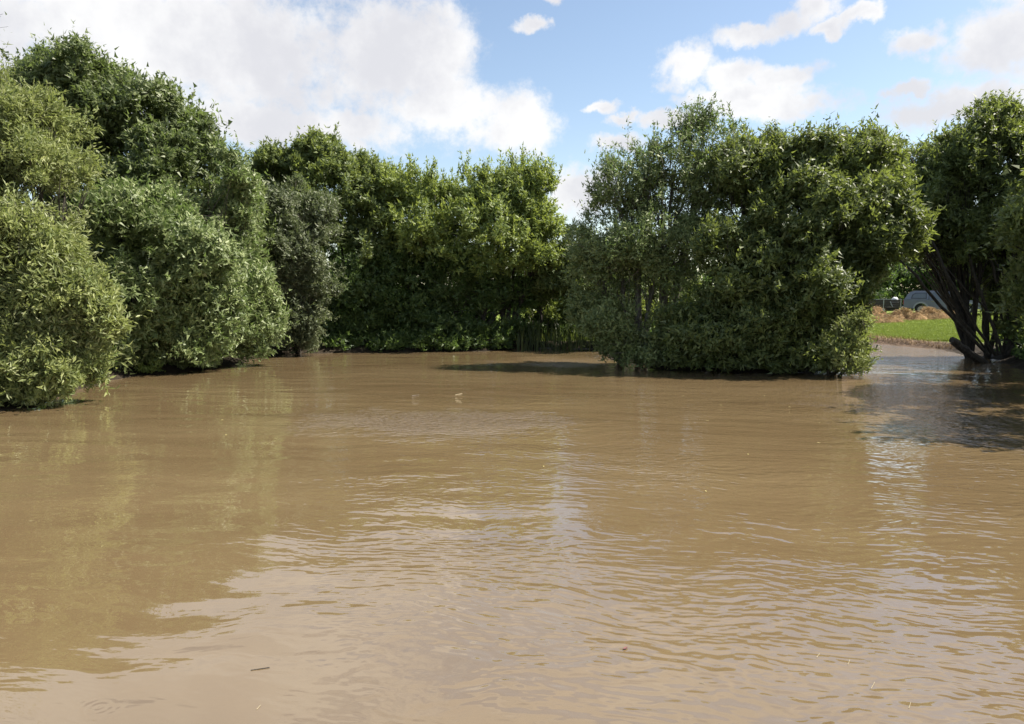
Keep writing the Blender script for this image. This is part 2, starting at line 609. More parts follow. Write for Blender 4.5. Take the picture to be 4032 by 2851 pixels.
def leaves_on(bases, dirs, lens, k, L, Wd, outw, rng, hang=0.0, upb=0.55, tri=False):
    """leaf kites along twigs; returns verts, faces, tint"""
    n = len(bases)
    s = (np.arange(k)[None, :] + rng.random((n, k))) / k
    pos = bases[:, None, :] + dirs[:, None, :] * (lens[:, None] * s)[..., None]
    pos = pos + rng.normal(0, 0.035, (n, k, 3)) * (0.5 + lens[:, None, None])
    ld = nrm(dirs[:, None, :] * 0.6 + rng.normal(0, 0.62, (n, k, 3)) + np.array((0, 0, -hang)))
    nn = rng.normal(0, 0.42, (n, k, 3)) + np.array((0, 0, upb * 0.7)) + outw[:, None, :] * 1.1
    sd_ = nrm(np.cross(ld, nn))
    nn = np.cross(sd_, ld)
    ll = L * rng.uniform(0.5, 1.35, (n, k, 1))
    ww = ll * Wd
    mid = pos + ld * ll * 0.45 + nn * ll * 0.05
    tip = pos + ld * ll - nn * ll * 0.10
    V = np.stack([pos, mid + sd_ * ww * 0.5, tip, mid - sd_ * ww * 0.5], 2).reshape(-1, 3)
    m = n * k
    F = np.arange(m * 4).reshape(m, 4)
    if tri:
        V = np.stack([pos + sd_ * ww * 0.5, tip, pos - sd_ * ww * 0.5], 2).reshape(-1, 3)
        F = np.arange(m * 3).reshape(m, 3)
    tint = np.clip(rng.normal(0.45, 0.26, (n, 1)) + rng.normal(0, 0.16, (n, k)) + 0.25 * (s - 0.5), 0, 1)
    return V, F, np.repeat(tint.ravel(), 3 if tri else 4)


def tree(name, label, cat, lobes, leaf, bases, dens=70, k=12, L=0.11, Wd=0.42, rough=0.28, shoots=0, shoot_len=0.8, hang=0.0,
         stem_r=0.09, seed=1, group=None, bark=None, twigs=14, back=0.55, sprig=0.36, depth=0.17, upb=0.55, stems_as_parts=False, tops=(), clump=0.62, inner=0.26, carve=0.40, carve_size=0.85, stems=(), tri=True):
    """lobes: (px, py, Y, half width px, half height px[, half depth m]) -> a crown of leafy sprigs; bases: stem foot points (x, y)"""
    global LEAVES_TOTAL
    rng = np.random.default_rng(seed)
    bark = bark or BARK
    dens, L = dens * DENS, L * LSC
    cs, rs = [], []
    for lb in lobes:
        px, py, Y, a, c = lb[:5]
        rx, rz = a * Y / FPX, c * Y / FPX
        ry = lb[5] if len(lb) > 5 else 0.5 * (rx + rz)
        cs.append(P(px, py, Y))
        rs.append((rx, ry, rz))
    # every big lobe carries smaller ones, so that no outline is a smooth ball
    c2, r2, parent = [], [], []
    for c, r in zip(cs, rs):
        R_ = sum(r) / 3
        if R_ < 0.55:
            c2.append(c), r2.append(r), parent.append(-1)
            continue
        c2.append(c), r2.append(tuple(x * 0.86 for x in r)), parent.append(-1)
        me_ = len(c2) - 1
        for _ in range(5 if R_ > 1.0 else 3):
            d = nrm(rng.normal(0, 1, 3) + np.array((0, -0.25, 0.25)))
            g = rng.uniform(0.28, 0.52)
            c2.append(c + d * np.array(r) * (1.02 - g * 0.85))
            r2.append(tuple(x * g * rng.uniform(0.8, 1.25) for x in r))
            parent.append(me_)
    cs0, rs0 = np.array(cs), np.array(rs)
    cs, rs = np.array(c2), np.array(r2)
    base0 = np.array((bases[0][0], bases[0][1], gz(*bases[0])))
    root = thing(name, label, cat, tuple(base0), 0, group)
    B, D, O = [], [], []
    for i in range(len(cs)):
        rx, ry, rz = rs[i]
        area = 4 * PI * (((rx * ry) ** 1.6 + (rx * rz) ** 1.6 + (ry * rz) ** 1.6) / 3) ** (1 / 1.6)
        # leafy clumps over the surface of the lobe
        n = max(6, int(area / (clump * clump * 3.6)))
        d = nrm(rng.normal(0, 1, (n, 3)))
        d = d[~((d[:, 1] > 0.3) & (rng.random(n) > back))]
        n = len(d)
        sc = max(1.2, 1.5 * (rx + rz) / 2)
        f = 1 + rough * vnoise(d * sc * 1.1 + i * 7.1, seed)
        cc = cs[i] + d * np.maximum(rs[i] - 0.30 * clump, 0.5 * rs[i]) * (f * (1.04 - 0.40 * rng.random(n)))[:, None]
        ow = nrm(d / rs[i])
        cr_ = clump * np.exp(rng.normal(-0.1, 0.38, n))
        ok = cc[:, 2] > -0.1
        for j in range(len(cs)):
            if j != i:
                ok &= np.linalg.norm((cc - cs[j]) / rs[j], axis=1) > 0.72
        cc, ow, cr_ = cc[ok], ow[ok], cr_[ok]
        cnt = np.maximum(3, (dens * 4 * PI * cr_ ** 2 * 0.62).astype(int))
        idx = np.repeat(np.arange(len(cc)), cnt)
        e = nrm(rng.normal(0, 0.8, (len(idx), 3)) + ow[idx] * 0.8 + np.array((0, 0, 0.75)))
        rad = 1 - np.abs(rng.normal(0, 0.22, len(idx)))
        p = cc[idx] + e * (cr_[idx] * rad)[:, None] * np.array((1.1, 1.1, 0.8))
        on = nrm(e * 0.7 + ow[idx] * 0.75)
        # some foliage deeper in, so that the crown is not hollow
        m_ = int(area * dens * inner)
        di = nrm(rng.normal(0, 1, (m_, 3)))
        pi_ = cs[i] + di * rs[i] * rng.uniform(0.38, 0.74, (m_, 1))
        p = np.concatenate([p, pi_])
        on = np.concatenate([on, di])
        ok = (p[:, 2] > 0.06) & (vnoise(p * 0.95 + 31.7, seed + 5) + 0.6 * vnoise(p * 2.4, seed + 6) > -0.52)
        # stay inside the outline of the whole crown, give or take a ragged margin
        mind = np.full(len(p), 9.0)
        for c_, r_ in zip(cs0, rs0):
            mind = np.minimum(mind, np.linalg.norm((p - c_) / (r_ + 0.05), axis=1))
        hn = vnoise(p * np.array((0.62, 0.62, 0.8)) / carve_size + 77.7, seed + 20) + 0.45 * vnoise(p * 1.5 / carve_size, seed + 21)
        ok &= mind < 1.01 - carve * sstep(-hn, -0.20, 0.25) + 0.20 * vnoise(p * 1.5 + 5.2, seed + 9) + 0.12 * vnoise(p * 3.4 + 1.2, seed + 10) + 0.16 * rng.random(len(p)) ** 3
        B.append(p[ok])
        O.append(on[ok])
    B, O = np.concatenate(B), np.concatenate(O)
    n = len(B)
    D = nrm(O * 0.55 + np.array((0, 0, 0.42 - hang)) + rng.normal(0, 0.42, (n, 3)))
    lens = sprig * rng.uniform(0.55, 1.25, n)
    far_out = rng.random(n) < 0.08
    lens[far_out] *= 2.0
    B[far_out] += D[far_out] * (lens[far_out] * 0.35)[:, None]
    V, F, T = leaves_on(B - D * (lens * 0.5)[:, None], D, lens, k, L, Wd, O, rng, hang, upb, tri)
    paths, rads = [], []
    if shoots or len(tops):
        top = np.where(O[:, 2] > 0.45)[0]
        hi = top[np.argsort(-B[top, 2])][:max(10, int(len(top) * 0.5))] if len(top) else np.arange(n)
        sel = rng.choice(hi, shoots) if shoots else np.array([], int)
        sb = B[sel] if shoots else np.zeros((0, 3))
        sdir = nrm(np.array((0, 0, 1.0)) + rng.normal(0, 0.22, (len(sb), 3)))
        sln = shoot_len * rng.uniform(0.35, 0.95, len(sb))
        if len(tops):
            tb = np.array([P(*t[:3]) for t in tops])
            te = np.array([P(*t[3:6]) for t in tops])
            sb = np.concatenate([sb, tb])
            sdir = np.concatenate([sdir, nrm(te - tb)])
            sln = np.concatenate([sln, np.linalg.norm(te - tb, axis=1)])
        kk = int(max(10, 22 * shoot_len / 0.8))
        V2, F2, T2 = leaves_on(sb, sdir, sln, kk, L * 0.95, Wd, sdir * 0.2, rng, 0, 0.4, tri)
        F = np.concatenate([F, F2 + len(V)])
        V = np.concatenate([V, V2])
        T = np.concatenate([T, T2])
        for a, dd, ln in zip(sb, sdir, sln):
            paths.append(np.array([a - dd * 0.3, a + dd * ln * 0.5, a + dd * ln]))
            rads.append(np.array([0.008, 0.005, 0.003]))
    kv = F.shape[1]
    live = V[F][:, :, 2].min(1) > 0.015
    V = V[F[live]].reshape(-1, 3)
    T = T[F[live]].ravel()
    F = np.arange(len(V)).reshape(-1, kv)
    LEAVES_TOTAL += len(F)
    cr = obj('crown', np_mesh('crown', V - base0, F, LEAF[leaf], {'tint': T}), root)
    # limbs: from the stem feet into every lobe, then branches out to the sprigs
    stem_paths = []
    limb_of = {}
    bz = [np.array((bx, by, gz(bx, by) - 0.15)) for bx, by in bases]
    for i in range(len(cs)):
        bb = limb_of[parent[i]][rng.integers(4, 8)] if parent[i] >= 0 else bz[int(np.argmin([np.linalg.norm((q_ - cs[i])[:2]) + 0.3 * rng.random() for q_ in bz]))]
        c = cs[i].copy()
        mid = bb + (c - bb) * np.array((0.38, 0.38, 0.55)) + rng.normal(0, 0.12, 3)
        t = np.linspace(0, 1, 9)[:, None]
        pts = (1 - t) ** 2 * bb + 2 * t * (1 - t) * mid + t * t * c
        pts[1:-1] += rng.normal(0, 0.035, (7, 3))
        h = np.linalg.norm(c - bb)
        r0 = stem_r * min(1.3, 0.5 + h / 8)
        rd = r0 * (1 - t[:, 0]) ** 0.85 + 0.012
        limb_of[i] = pts
        if parent[i] >= 0:
            rd = np.linspace(0.03, 0.008, 9) * (stem_r / 0.09)
            paths.append(pts[::2])
            rads.append(rd[::2])
        else:
            stem_paths.append((pts, rd))
        near = np.where(np.linalg.norm((B - c) / rs[i], axis=1) < 1.4)[0]
        for _ in range(min(twigs if min(rs[i]) > 0.6 else twigs // 4, len(near))):
            tt = rng.uniform(0.35, 1.0)
            ix = min(8, int(tt * 8))
            a = pts[ix]
            e = B[rng.choice(near)]
            m_ = (a + e) / 2 + rng.normal(0, 0.10, 3) + np.array((0, 0, 0.08 * np.linalg.norm(e - a)))
            t2 = np.linspace(0, 1, 5)[:, None]
            p2 = (1 - t2) ** 2 * a + 2 * t2 * (1 - t2) * m_ + t2 * t2 * e
            paths.append(p2)
            rads.append(np.linspace(min(rd[ix] * 0.6, 0.022), 0.005, 5))
    for st in stems:
        stem_paths.append((np.stack([np.interp(np.linspace(0, len(st) - 1, 12), np.arange(len(st)), [q_[k_] for q_ in st]) for k_ in range(3)], -1) + rng.normal(0, 0.02, (12, 3)), np.interp(np.linspace(0, len(st) - 1, 12), np.arange(len(st)), [q_[3] for q_ in st])))
    if stems_as_parts:
        for pts, rd in stem_paths:
            v_, f_ = tube_np([pts], [rd], 8)
            obj('stem', np_mesh('stem', v_ - base0, f_, bark, None, True), root)
    else:
        v_, f_ = tube_np([a for a, _ in stem_paths], [r for _, r in stem_paths], 7)
        obj('trunk', np_mesh('trunk', v_ - base0, f_, bark, None, True), root)
    if paths:
        vs, fs, o_ = [], [], 0
        v_, f_ = tube_np(paths, rads, 3)
        obj('branches', np_mesh('branches', v_ - base0, f_, bark), root)
    return root


# left bank
tree('willow_bush', 'lowest bright pale green willow bush hanging over the water at the left edge', 'tree',
     [(130, 1150, 14, 230, 260), (330, 1290, 14.2, 125, 170), (110, 1390, 13.7, 260, 130), (-20, 1000, 14.3, 180, 200), (-220, 1200, 13.6, 260, 380), (350, 1470, 14.4, 75, 70), (240, 1200, 14.6, 150, 150), (90, 1500, 13.6, 200, 70), (230, 1530, 14.2, 120, 45), (20, 1560, 13.4, 120, 45)],
     'pale', [(-10.3, 14.6), (-10.9, 14.1)], dens=62, k=12, L=0.135, Wd=0.30, seed=11, carve=0.6, tri=False, shoots=90, shoot_len=0.5, upb=0.7)
tree('willow_tree', 'pale yellow green willow rising behind the low bush at the left edge', 'tree',
     [(150, 640, 17, 220, 240), (60, 480, 17.6, 150, 110), (260, 830, 16.8, 140, 180), (60, 880, 16.5, 260, 230), (-180, 650, 17, 260, 330), (-180, 1000, 16.5, 260, 250), (250, 1010, 16.8, 130, 120)],
     'pale', [(-11.2, 17.8), (-11.8, 17.2)], dens=60, k=12, L=0.135, Wd=0.28, seed=12, carve=0.6, tri=False, shoots=90, shoot_len=0.6, upb=0.6)
tree('alder_tree', 'tall dark green domed tree on the left bank, the highest in view', 'tree',
     [(330, 440, 24.5, 250, 225), (560, 500, 24.5, 260, 200), (800, 650, 24.5, 180, 180), (150, 330, 24.5, 140, 140), (600, 780, 23.6, 330, 260), (905, 800, 24.2, 110, 190), (20, 560, 25, 260, 300), (420, 950, 23, 250, 300), (880, 1000, 24.5, 150, 200)],
     'dark', [(-12.6, 24.0), (-12.0, 23.4), (-11.2, 24.4)], dens=46, k=13, L=0.15, Wd=0.48, seed=13, shoots=225, shoot_len=0.6, rough=0.2)
tree('silver_willow', 'broad silvery green willow bulging over the water from the left bank', 'tree',
     [(680, 1030, 20.6, 310, 270), (930, 1150, 21.8, 150, 210), (490, 1230, 19.6, 210, 210), (850, 1300, 21, 215, 125), (470, 930, 20.6, 140, 170), (1010, 1270, 22.2, 95, 110), (570, 1390, 19.9, 230, 75), (800, 860, 21.8, 200, 170), (900, 800, 22.6, 140, 200), (985, 980, 22.8, 90, 220), (700, 830, 21.8, 230, 170), (950, 1370, 21.8, 110, 55), (690, 1240, 20.2, 160, 150)],
     'silver', [(-10.2, 20.3), (-9.6, 21.3), (-9.2, 22.4)], dens=54, k=13, L=0.135, Wd=0.42, seed=14, carve=0.6, shoots=90, shoot_len=0.5, upb=0.6)
tree('poplar_sapling', 'sparse upright leafy shoots standing above the right shoulder of the tall dark tree', 'tree',
     [(760, 560, 27, 90, 120), (850, 600, 27, 70, 100)], 'dark', [(-11.6, 27.2), (-11.2, 27.3)], dens=12, k=9, L=0.20, Wd=0.7, seed=15,
     tops=[(680, 480, 27, 668, 300, 27), (700, 480, 27, 712, 320, 27), (730, 520, 27, 765, 335, 27), (790, 560, 27, 800, 405, 27), (800, 560, 27, 850, 395, 27), (850, 600, 27, 862, 440, 27), (860, 600, 27, 905, 470, 27), (770, 520, 27, 745, 380, 27)], shoot_len=1.0)
tree('overhanging_tree', 'twig tip of a tall tree poking in at the top left corner of the view', 'tree',
     [(-680, 120, 16, 330, 260), (-600, 480, 16, 300, 300)], 'dark', [(-13.4, 16.2)], dens=24, k=11, L=0.13, Wd=0.5, seed=16,
     tops=[(-330, 150, 16, 32, 105, 16), (-300, 140, 16, 12, 55, 16), (-330, 250, 16, 20, 190, 16)], shoot_len=1.2)
tree('waterside_sprig', 'small bright yellow green sprig at the waterline left of the silvery willow', 'plant',
     [(600, 1452, 19.4, 50, 26), (570, 1462, 19.3, 28, 18)], 'lime', [(-9.6, 19.6)], clump=0.14, dens=70, k=8, L=0.10, seed=71, sprig=0.22, twigs=4, carve=0.1)
tree('waterside_sprig', 'tiny yellow green sprig at the waterline in front of the silvery willow', 'plant',
     [(825, 1434, 20.9, 30, 20)], 'lime', [(-8.5, 21.1)], clump=0.12, dens=70, k=8, L=0.10, seed=72, sprig=0.2, twigs=4, carve=0.1)
# far bank
tree('grey_willow', 'dark grey green willow just right of the silvery willow on the far bank', 'tree',
     [(1170, 850, 26.6, 140, 150), (1150, 1060, 26.2, 150, 170), (1250, 1110, 26, 95, 130), (1190, 1250, 25.9, 140, 100), (1080, 1200, 26.4, 90, 160), (1160, 1345, 25.9, 120, 40), (1120, 960, 26.8, 120, 160)],
     'grey', [(-7.7, 26.6), (-8.3, 27)], dens=46, k=12, L=0.125, Wd=0.42, seed=17, shoots=45, shoot_len=0.4)
tree('field_maple', 'olive green round topped tree on the far bank left of centre', 'tree',
     [(1290, 690, 31.5, 215, 110), (1120, 690, 31.8, 120, 110), (1440, 740, 31.5, 130, 110), (1320, 850, 30.6, 240, 160), (1280, 610, 31.6, 110, 60), (1450, 950, 30.3, 150, 170), (1500, 830, 31, 110, 110), (1070, 830, 31.2, 110, 190), (1060, 1010, 31, 120, 150)],
     'olive', [(-8.2, 31.2), (-6.9, 31.6)], dens=34, k=12, L=0.165, Wd=0.5, seed=18, shoots=165, shoot_len=0.75)
tree('sallow_tree', 'yellow green leafy tree with feathery top shoots at the centre of the far bank', 'tree',
     [(1740, 760, 30.5, 210, 100), (1950, 750, 30.3, 160, 100), (2070, 820, 29.8, 130, 140), (1680, 900, 29.6, 210, 150), (1930, 950, 29.2, 220, 180), (2140, 960, 29.6, 85, 140), (1590, 760, 30.8, 110, 80), (2150, 850, 30, 70, 90)],
     'lime', [(-1.6, 30.6), (-0.2, 30.3), (-3, 30.8)], dens=33, k=12, L=0.16, Wd=0.42, seed=19, shoots=345, shoot_len=0.95)
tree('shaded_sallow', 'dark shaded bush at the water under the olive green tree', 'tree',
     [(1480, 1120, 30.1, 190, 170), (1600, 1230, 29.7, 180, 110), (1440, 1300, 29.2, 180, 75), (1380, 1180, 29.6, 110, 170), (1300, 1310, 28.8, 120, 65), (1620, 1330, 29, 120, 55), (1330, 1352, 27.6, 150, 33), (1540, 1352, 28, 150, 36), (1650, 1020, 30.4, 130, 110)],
     'far', [(-5.3, 29.3), (-4.4, 29.2)], dens=32, k=12, L=0.15, Wd=0.45, seed=20)  # dark leaf colour puts the shade under the tree into this bush
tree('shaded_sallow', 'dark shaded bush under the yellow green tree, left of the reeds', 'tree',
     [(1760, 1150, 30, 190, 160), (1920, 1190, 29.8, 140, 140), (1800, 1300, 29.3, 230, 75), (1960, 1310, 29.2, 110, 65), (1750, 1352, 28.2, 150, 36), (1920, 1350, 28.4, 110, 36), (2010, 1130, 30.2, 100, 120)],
     'far', [(-2.3, 29.3), (-1.2, 29.2)], dens=32, k=12, L=0.15, Wd=0.45, seed=21)  # shade below the yellow green tree is put into the dark leaf colour
tree('sunlit_bush', 'small sunlit yellow green bush above the reeds', 'bush',
     [(2120, 1185, 31, 62, 42), (2175, 1245, 31.5, 60, 45), (2060, 1240, 31.5, 50, 40)], 'lime', [(1.2, 31.3)], dens=40, k=11, L=0.14, Wd=0.4, seed=22)
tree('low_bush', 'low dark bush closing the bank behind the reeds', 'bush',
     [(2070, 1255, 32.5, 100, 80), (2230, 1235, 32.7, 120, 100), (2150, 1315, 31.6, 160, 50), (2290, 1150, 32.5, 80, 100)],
     'far', [(1.4, 32.3), (2.4, 32.4)], dens=34, k=12, L=0.15, Wd=0.45, seed=33, twigs=3, carve=0.2)  # dark leaf colour stands in for the shadow on the bank
# wooded point
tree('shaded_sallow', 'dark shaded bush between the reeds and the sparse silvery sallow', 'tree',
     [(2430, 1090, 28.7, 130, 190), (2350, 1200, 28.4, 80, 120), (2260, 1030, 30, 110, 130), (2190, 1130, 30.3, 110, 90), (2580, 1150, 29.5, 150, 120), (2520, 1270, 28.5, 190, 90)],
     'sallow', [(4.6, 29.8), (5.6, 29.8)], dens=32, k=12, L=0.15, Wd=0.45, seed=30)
tree('silver_sallow', 'sparse silvery sallow with sky showing through, left end of the wooded point', 'tree',
     [(2660, 650, 22.3, 210, 140), (2490, 730, 22.3, 150, 170), (2420, 920, 22, 180, 190), (2810, 555, 22.3, 140, 120), (2350, 1130, 22.6, 130, 200), (2600, 980, 22, 200, 230), (2480, 1290, 21.4, 190, 120), (2430, 1350, 21.6, 110, 60), (2540, 1405, 20.7, 150, 50), (2410, 1385, 22, 90, 40), (2570, 1380, 21, 150, 60), (2560, 690, 22.4, 120, 120), (2800, 760, 22.3, 120, 180), (2330, 960, 22.4, 110, 130), (2620, 780, 22.2, 170, 150)],
     'silver', [(3.9, 22.4), (4.6, 22.9), (3.4, 22.8)], dens=33, k=11, L=0.115, Wd=0.40, seed=23, carve=0.14, inner=0.30, clump=0.36, upb=0.8, shoots=225, shoot_len=0.8, twigs=16, back=0.45, bark=BARK_GREY, depth=0.25)
tree('point_sallow', 'big dense green sallow at the right end of the wooded point', 'tree',
     [(2930, 690, 21.3, 170, 180), (3160, 650, 21.3, 200, 130), (3350, 690, 21.3, 170, 150), (3100, 850, 20.4, 230, 190), (3370, 900, 20.6, 200, 180), (3540, 920, 20.7, 90, 105), (3050, 625, 21.4, 130, 110), (3250, 620, 21.4, 130, 110), (3430, 705, 21.4, 110, 120), (2920, 1050, 20.3, 230, 210), (2950, 1220, 20.6, 230, 130), (3280, 1290, 20.6, 110, 110), (3180, 1130, 20, 205, 200), (2830, 1310, 20, 300, 110), (3140, 1370, 19.7, 240, 95), (2700, 1400, 20.3, 200, 60), (2930, 1410, 19.8, 220, 60), (3250, 1420, 19.6, 120, 55), (3280, 1100, 20.8, 120, 150), (3310, 1210, 20.4, 80, 100), (2960, 1120, 20.6, 210, 160), (3480, 780, 21.2, 120, 120)],
     'sallow', [(6.9, 21.2), (7.8, 20.9), (8.6, 21.3), (6, 21.6)], dens=46, k=12, L=0.14, Wd=0.42, seed=24, carve=0.28, inner=0.36, shoots=300, shoot_len=0.6, twigs=10)
tree('waterside_sapling', 'small sunlit sapling leaning into the water at the tip of the wooded point', 'bush',
     [(3365, 1320, 18.7, 60, 65), (3340, 1425, 18.6, 95, 60), (3280, 1360, 18.8, 60, 80)], 'pale', [(8.3, 19.4)], clump=0.22, inner=0.05, dens=44, k=10, L=0.12, Wd=0.36, seed=25, tri=False, shoots=21, shoot_len=0.35, twigs=10)
# eastern bank
tree('leaning_willow', 'dark many stemmed willow leaning over the channel in front of the pickup', 'tree',
     [(3740, 660, 25, 160, 130), (3630, 730, 25.4, 120, 150), (3610, 640, 25.6, 110, 110), (3590, 880, 25.5, 90, 120), (3820, 560, 25.3, 120, 110), (3620, 850, 25.2, 110, 130), (3600, 960, 25, 90, 70), (3900, 570, 25, 170, 130), (4060, 520, 25, 190, 140), (3700, 790, 24.6, 130, 150), (3890, 760, 24.4, 190, 150), (3830, 930, 24.4, 190, 100), (3990, 1090, 24.8, 130, 150), (3770, 1000, 24.5, 130, 60), (3880, 1090, 24.9, 90, 60), (4010, 1260, 24.2, 60, 80), (4130, 1250, 24.8, 110, 150), (4060, 760, 24.6, 150, 230), (3650, 930, 24.6, 90, 100), (4080, 1000, 24.4, 130, 160), (4200, 650, 25, 160, 180), (4430, 700, 22.4, 240, 230), (4430, 1000, 22.2, 240, 210)],
     'sallow', [(15.6, 24.3), (15.9, 24.7), (16.2, 24.3), (15.3, 24.6)], dens=40, k=12, L=0.14, Wd=0.42, seed=26, shoots=165, shoot_len=0.7, twigs=22, stem_r=0.06, stems_as_parts=True,
     stems=[[(*P(3890, 1400, 23.6), 0.051), (*P(3790, 1290, 23.4), 0.059), (*P(3690, 1185, 23.2), 0.048), (*P(3600, 1080, 23.2), 0.045), (*P(3530, 1010, 23.4), 0.023)],
            [(*P(3920, 1400, 23.9), 0.048), (*P(3830, 1260, 23.8), 0.048), (*P(3750, 1130, 23.7), 0.051), (*P(3690, 1000, 23.8), 0.039), (*P(3640, 900, 24), 0.023)],
            [(*P(3950, 1400, 24.0), 0.048), (*P(3890, 1240, 24.0), 0.051), (*P(3840, 1090, 24), 0.056), (*P(3800, 950, 24), 0.039), (*P(3790, 800, 24.2), 0.023)],
            [(*P(3990, 1395, 24.2), 0.056), (*P(3960, 1200, 24.2), 0.048), (*P(3900, 1040, 24.2), 0.051), (*P(3890, 850, 24.2), 0.028)],
            [(*P(4040, 1395, 24.2), 0.056), (*P(4050, 1200, 24.2), 0.048), (*P(4020, 1000, 24.2), 0.051), (*P(4000, 800, 24.2), 0.028)],
            [(*P(3900, 1400, 23.8), 0.039), (*P(3830, 1310, 23.5), 0.031), (*P(3740, 1200, 23.2), 0.025), (*P(3700, 1090, 23.2), 0.020), (*P(3640, 1000, 23.3), 0.011)],
            [(*P(3930, 1400, 24.1), 0.039), (*P(3900, 1230, 24.0), 0.031), (*P(3800, 1140, 23.9), 0.025), (*P(3730, 1060, 23.9), 0.017), (*P(3640, 960, 24), 0.011)],
            [(*P(3970, 1400, 24.4), 0.039), (*P(3930, 1180, 24.4), 0.031), (*P(3930, 1000, 24.4), 0.023), (*P(3960, 880, 24.4), 0.011)],
            [(*P(4010, 1395, 24.0), 0.045), (*P(4005, 1240, 23.8), 0.034), (*P(3960, 1100, 23.8), 0.025), (*P(3900, 980, 23.8), 0.011)]])
tree('bank_sallow', 'green sallow whose leafy edge enters at the right edge of the view', 'tree',
     [(4340, 580, 16, 220, 170, 1.8), (4330, 840, 16, 260, 240, 2.1), (4230, 1060, 15.8, 220, 220, 1.9), (4380, 1220, 16, 280, 200, 2.2), (4060, 1120, 15.8, 110, 150), (4020, 880, 16, 70, 90)],
     'sallow', [(12.9, 16.4), (13.6, 16)], dens=40, k=12, L=0.13, Wd=0.42, seed=27, shoots=60, shoot_len=0.5)
tree('bank_sallow', 'sallow on the near right bank that shades the dark corner of water', 'tree',
     [(4760, 520, 11.7, 400, 290, 3.0), (4840, 900, 11.7, 430, 330, 3.3), (4960, 1230, 11.7, 450, 280, 3.0)],
     'sallow', [(11.9, 11.4), (12.3, 10.8)], dens=18, k=11, L=0.16, Wd=0.5, seed=28)

tree('bank_sallow', 'sallow past the right edge between the many stemmed willow and the near bank', 'tree',
     [(4420, 560, 19.4, 220, 180, 2.0), (4480, 850, 19.4, 240, 230, 2.4), (4400, 1100, 19.4, 230, 200, 2.2)],
     'sallow', [(16.2, 20.2), (16.8, 19.6)], dens=22, k=11, L=0.16, Wd=0.5, seed=29)

# trees across the meadow behind
for i, (px, Y, top, wpx, lab) in enumerate([
        (-900, 34, 700, 300, 'far left hedgerow tree past the left edge of the view'),
        (-350, 46, 850, 300, 'hedgerow tree behind the willows at the left edge'),
        (250, 60, 960, 260, 'far left hedgerow tree hidden behind the tall dark tree'),
        (900, 58, 900, 220, 'hedgerow tree behind the silvery willow'),
        (1450, 56, 940, 220, 'hedgerow tree behind the olive green tree'),
        (1900, 60, 960, 210, 'hedgerow tree behind the yellow green tree'),
        (2330, 62, 985, 150, 'low hedgerow tree seen through the gap left of the wooded point'),
        (2620, 60, 1010, 190, 'low hedgerow tree seen through the sparse silvery sallow'),
        (3000, 64, 940, 200, 'hedgerow tree behind the dense sallow of the wooded point'),
        (3330, 68, 960, 170, 'dark tree beyond the trailer, left of the pickup'),
        (3560, 70, 930, 170, 'dark tree right behind the roof of the pickup'),
        (3790, 69, 900, 170, 'dark tree behind the bonnet of the pickup'),
        (4040, 66, 880, 200, 'dark tree beyond the meadow at the right edge of the view'),
        (4400, 62, 860, 240, 'dark tree beyond the meadow past the right edge of the view')]):
    base = 1215
    h = (base - top)
    x = (px - 2016) / FPX * Y
    tree('hedgerow_tree', lab, 'tree',
         [(px, top + h * .42, Y, wpx * .8, h * .42), (px - wpx * .5, top + h * .68, Y - .6, wpx * .7, h * .36), (px + wpx * .5, top + h * .66, Y - .4, wpx * .7, h * .38), (px, base - 40, Y - 1, wpx * 1.15, 55)],
         'far', [(x, Y)], dens=8, k=9, L=0.32, Wd=0.5, seed=50 + i, twigs=5, sprig=0.7, back=0.4, group='hedgerow trees across the meadow')

# ------------------------------------------------------------------ reeds and grass
def blades(name, xs, ys, h, w, mat, lean, seed, parent=None):
    rng = np.random.default_rng(seed)
    n = len(xs)
    z0 = np.maximum(terrain(xs, ys)[0], -0.25)
    a = rng.random(n) * 2 * PI
    hh = h * rng.uniform(0.5, 1.15, n)
    side = np.stack([np.cos(a), np.sin(a), 0 * a], -1) * (w * rng.uniform(0.6, 1.2, n))[:, None] * 0.5
    b = rng.random(n) * 2 * PI
    ln = np.stack([np.cos(b), np.sin(b), 0 * b], -1) * (hh * lean * rng.random(n))[:, None]
    o = np.stack([xs, ys, z0], -1)
    up = np.array((0, 0, 1.0)) * hh[:, None]
    mid = o + up * 0.6 + ln * 0.35
    tip = o + up + ln
    V = np.stack([o - side, o + side, mid + side * .8, mid - side * .8, tip], 1).reshape(-1, 3)
    i = np.arange(n)[:, None] * 5
    F = np.concatenate([np.concatenate([i, i + 1, i + 2], 1), np.concatenate([i, i + 2, i + 3], 1), np.concatenate([i + 3, i + 2, i + 4], 1)])
    t = np.repeat(np.clip(rng.normal(.5, .25, n), 0, 1), 5)
    o = obj(name, np_mesh(name, V, F, mat, {'tint': t}), parent)
    o['kind'] = 'stuff'
    return o


grass_m = leaf_mat('grass blade', (0.09, 0.125, 0.022), (0.19, 0.235, 0.045), (0.12, 0.15, 0.04), (0.18, 0.23, 0.04), 0.5, 0.35, 0.3)
reed_m = leaf_mat('reed blade', (0.03, 0.045, 0.018), (0.08, 0.095, 0.04), (0.06, 0.08, 0.03), (0.06, 0.09, 0.02), 0.45, 0.35, 0.4)
rng = np.random.default_rng(5)
rx = 0.2 + 3.7 * rng.random(420)
ry = rng.uniform(27.6, 30.6, 420)
blades('reeds', rx, ry, 1.1, 0.035, reed_m, 0.6, 6)
n = 60000
Yv = 30 + 27 * rng.random(n) ** 1.4
Xv = Yv * (rng.uniform(3290, 3960, n) - 2016) / FPX
s_ = pond_sd(Xv, Yv)
k_ = s_ > 0.75
o = blades('meadow_grass', Xv[k_], Yv[k_], 0.13, 0.02, grass_m, 0.7, 8)
n = 3500
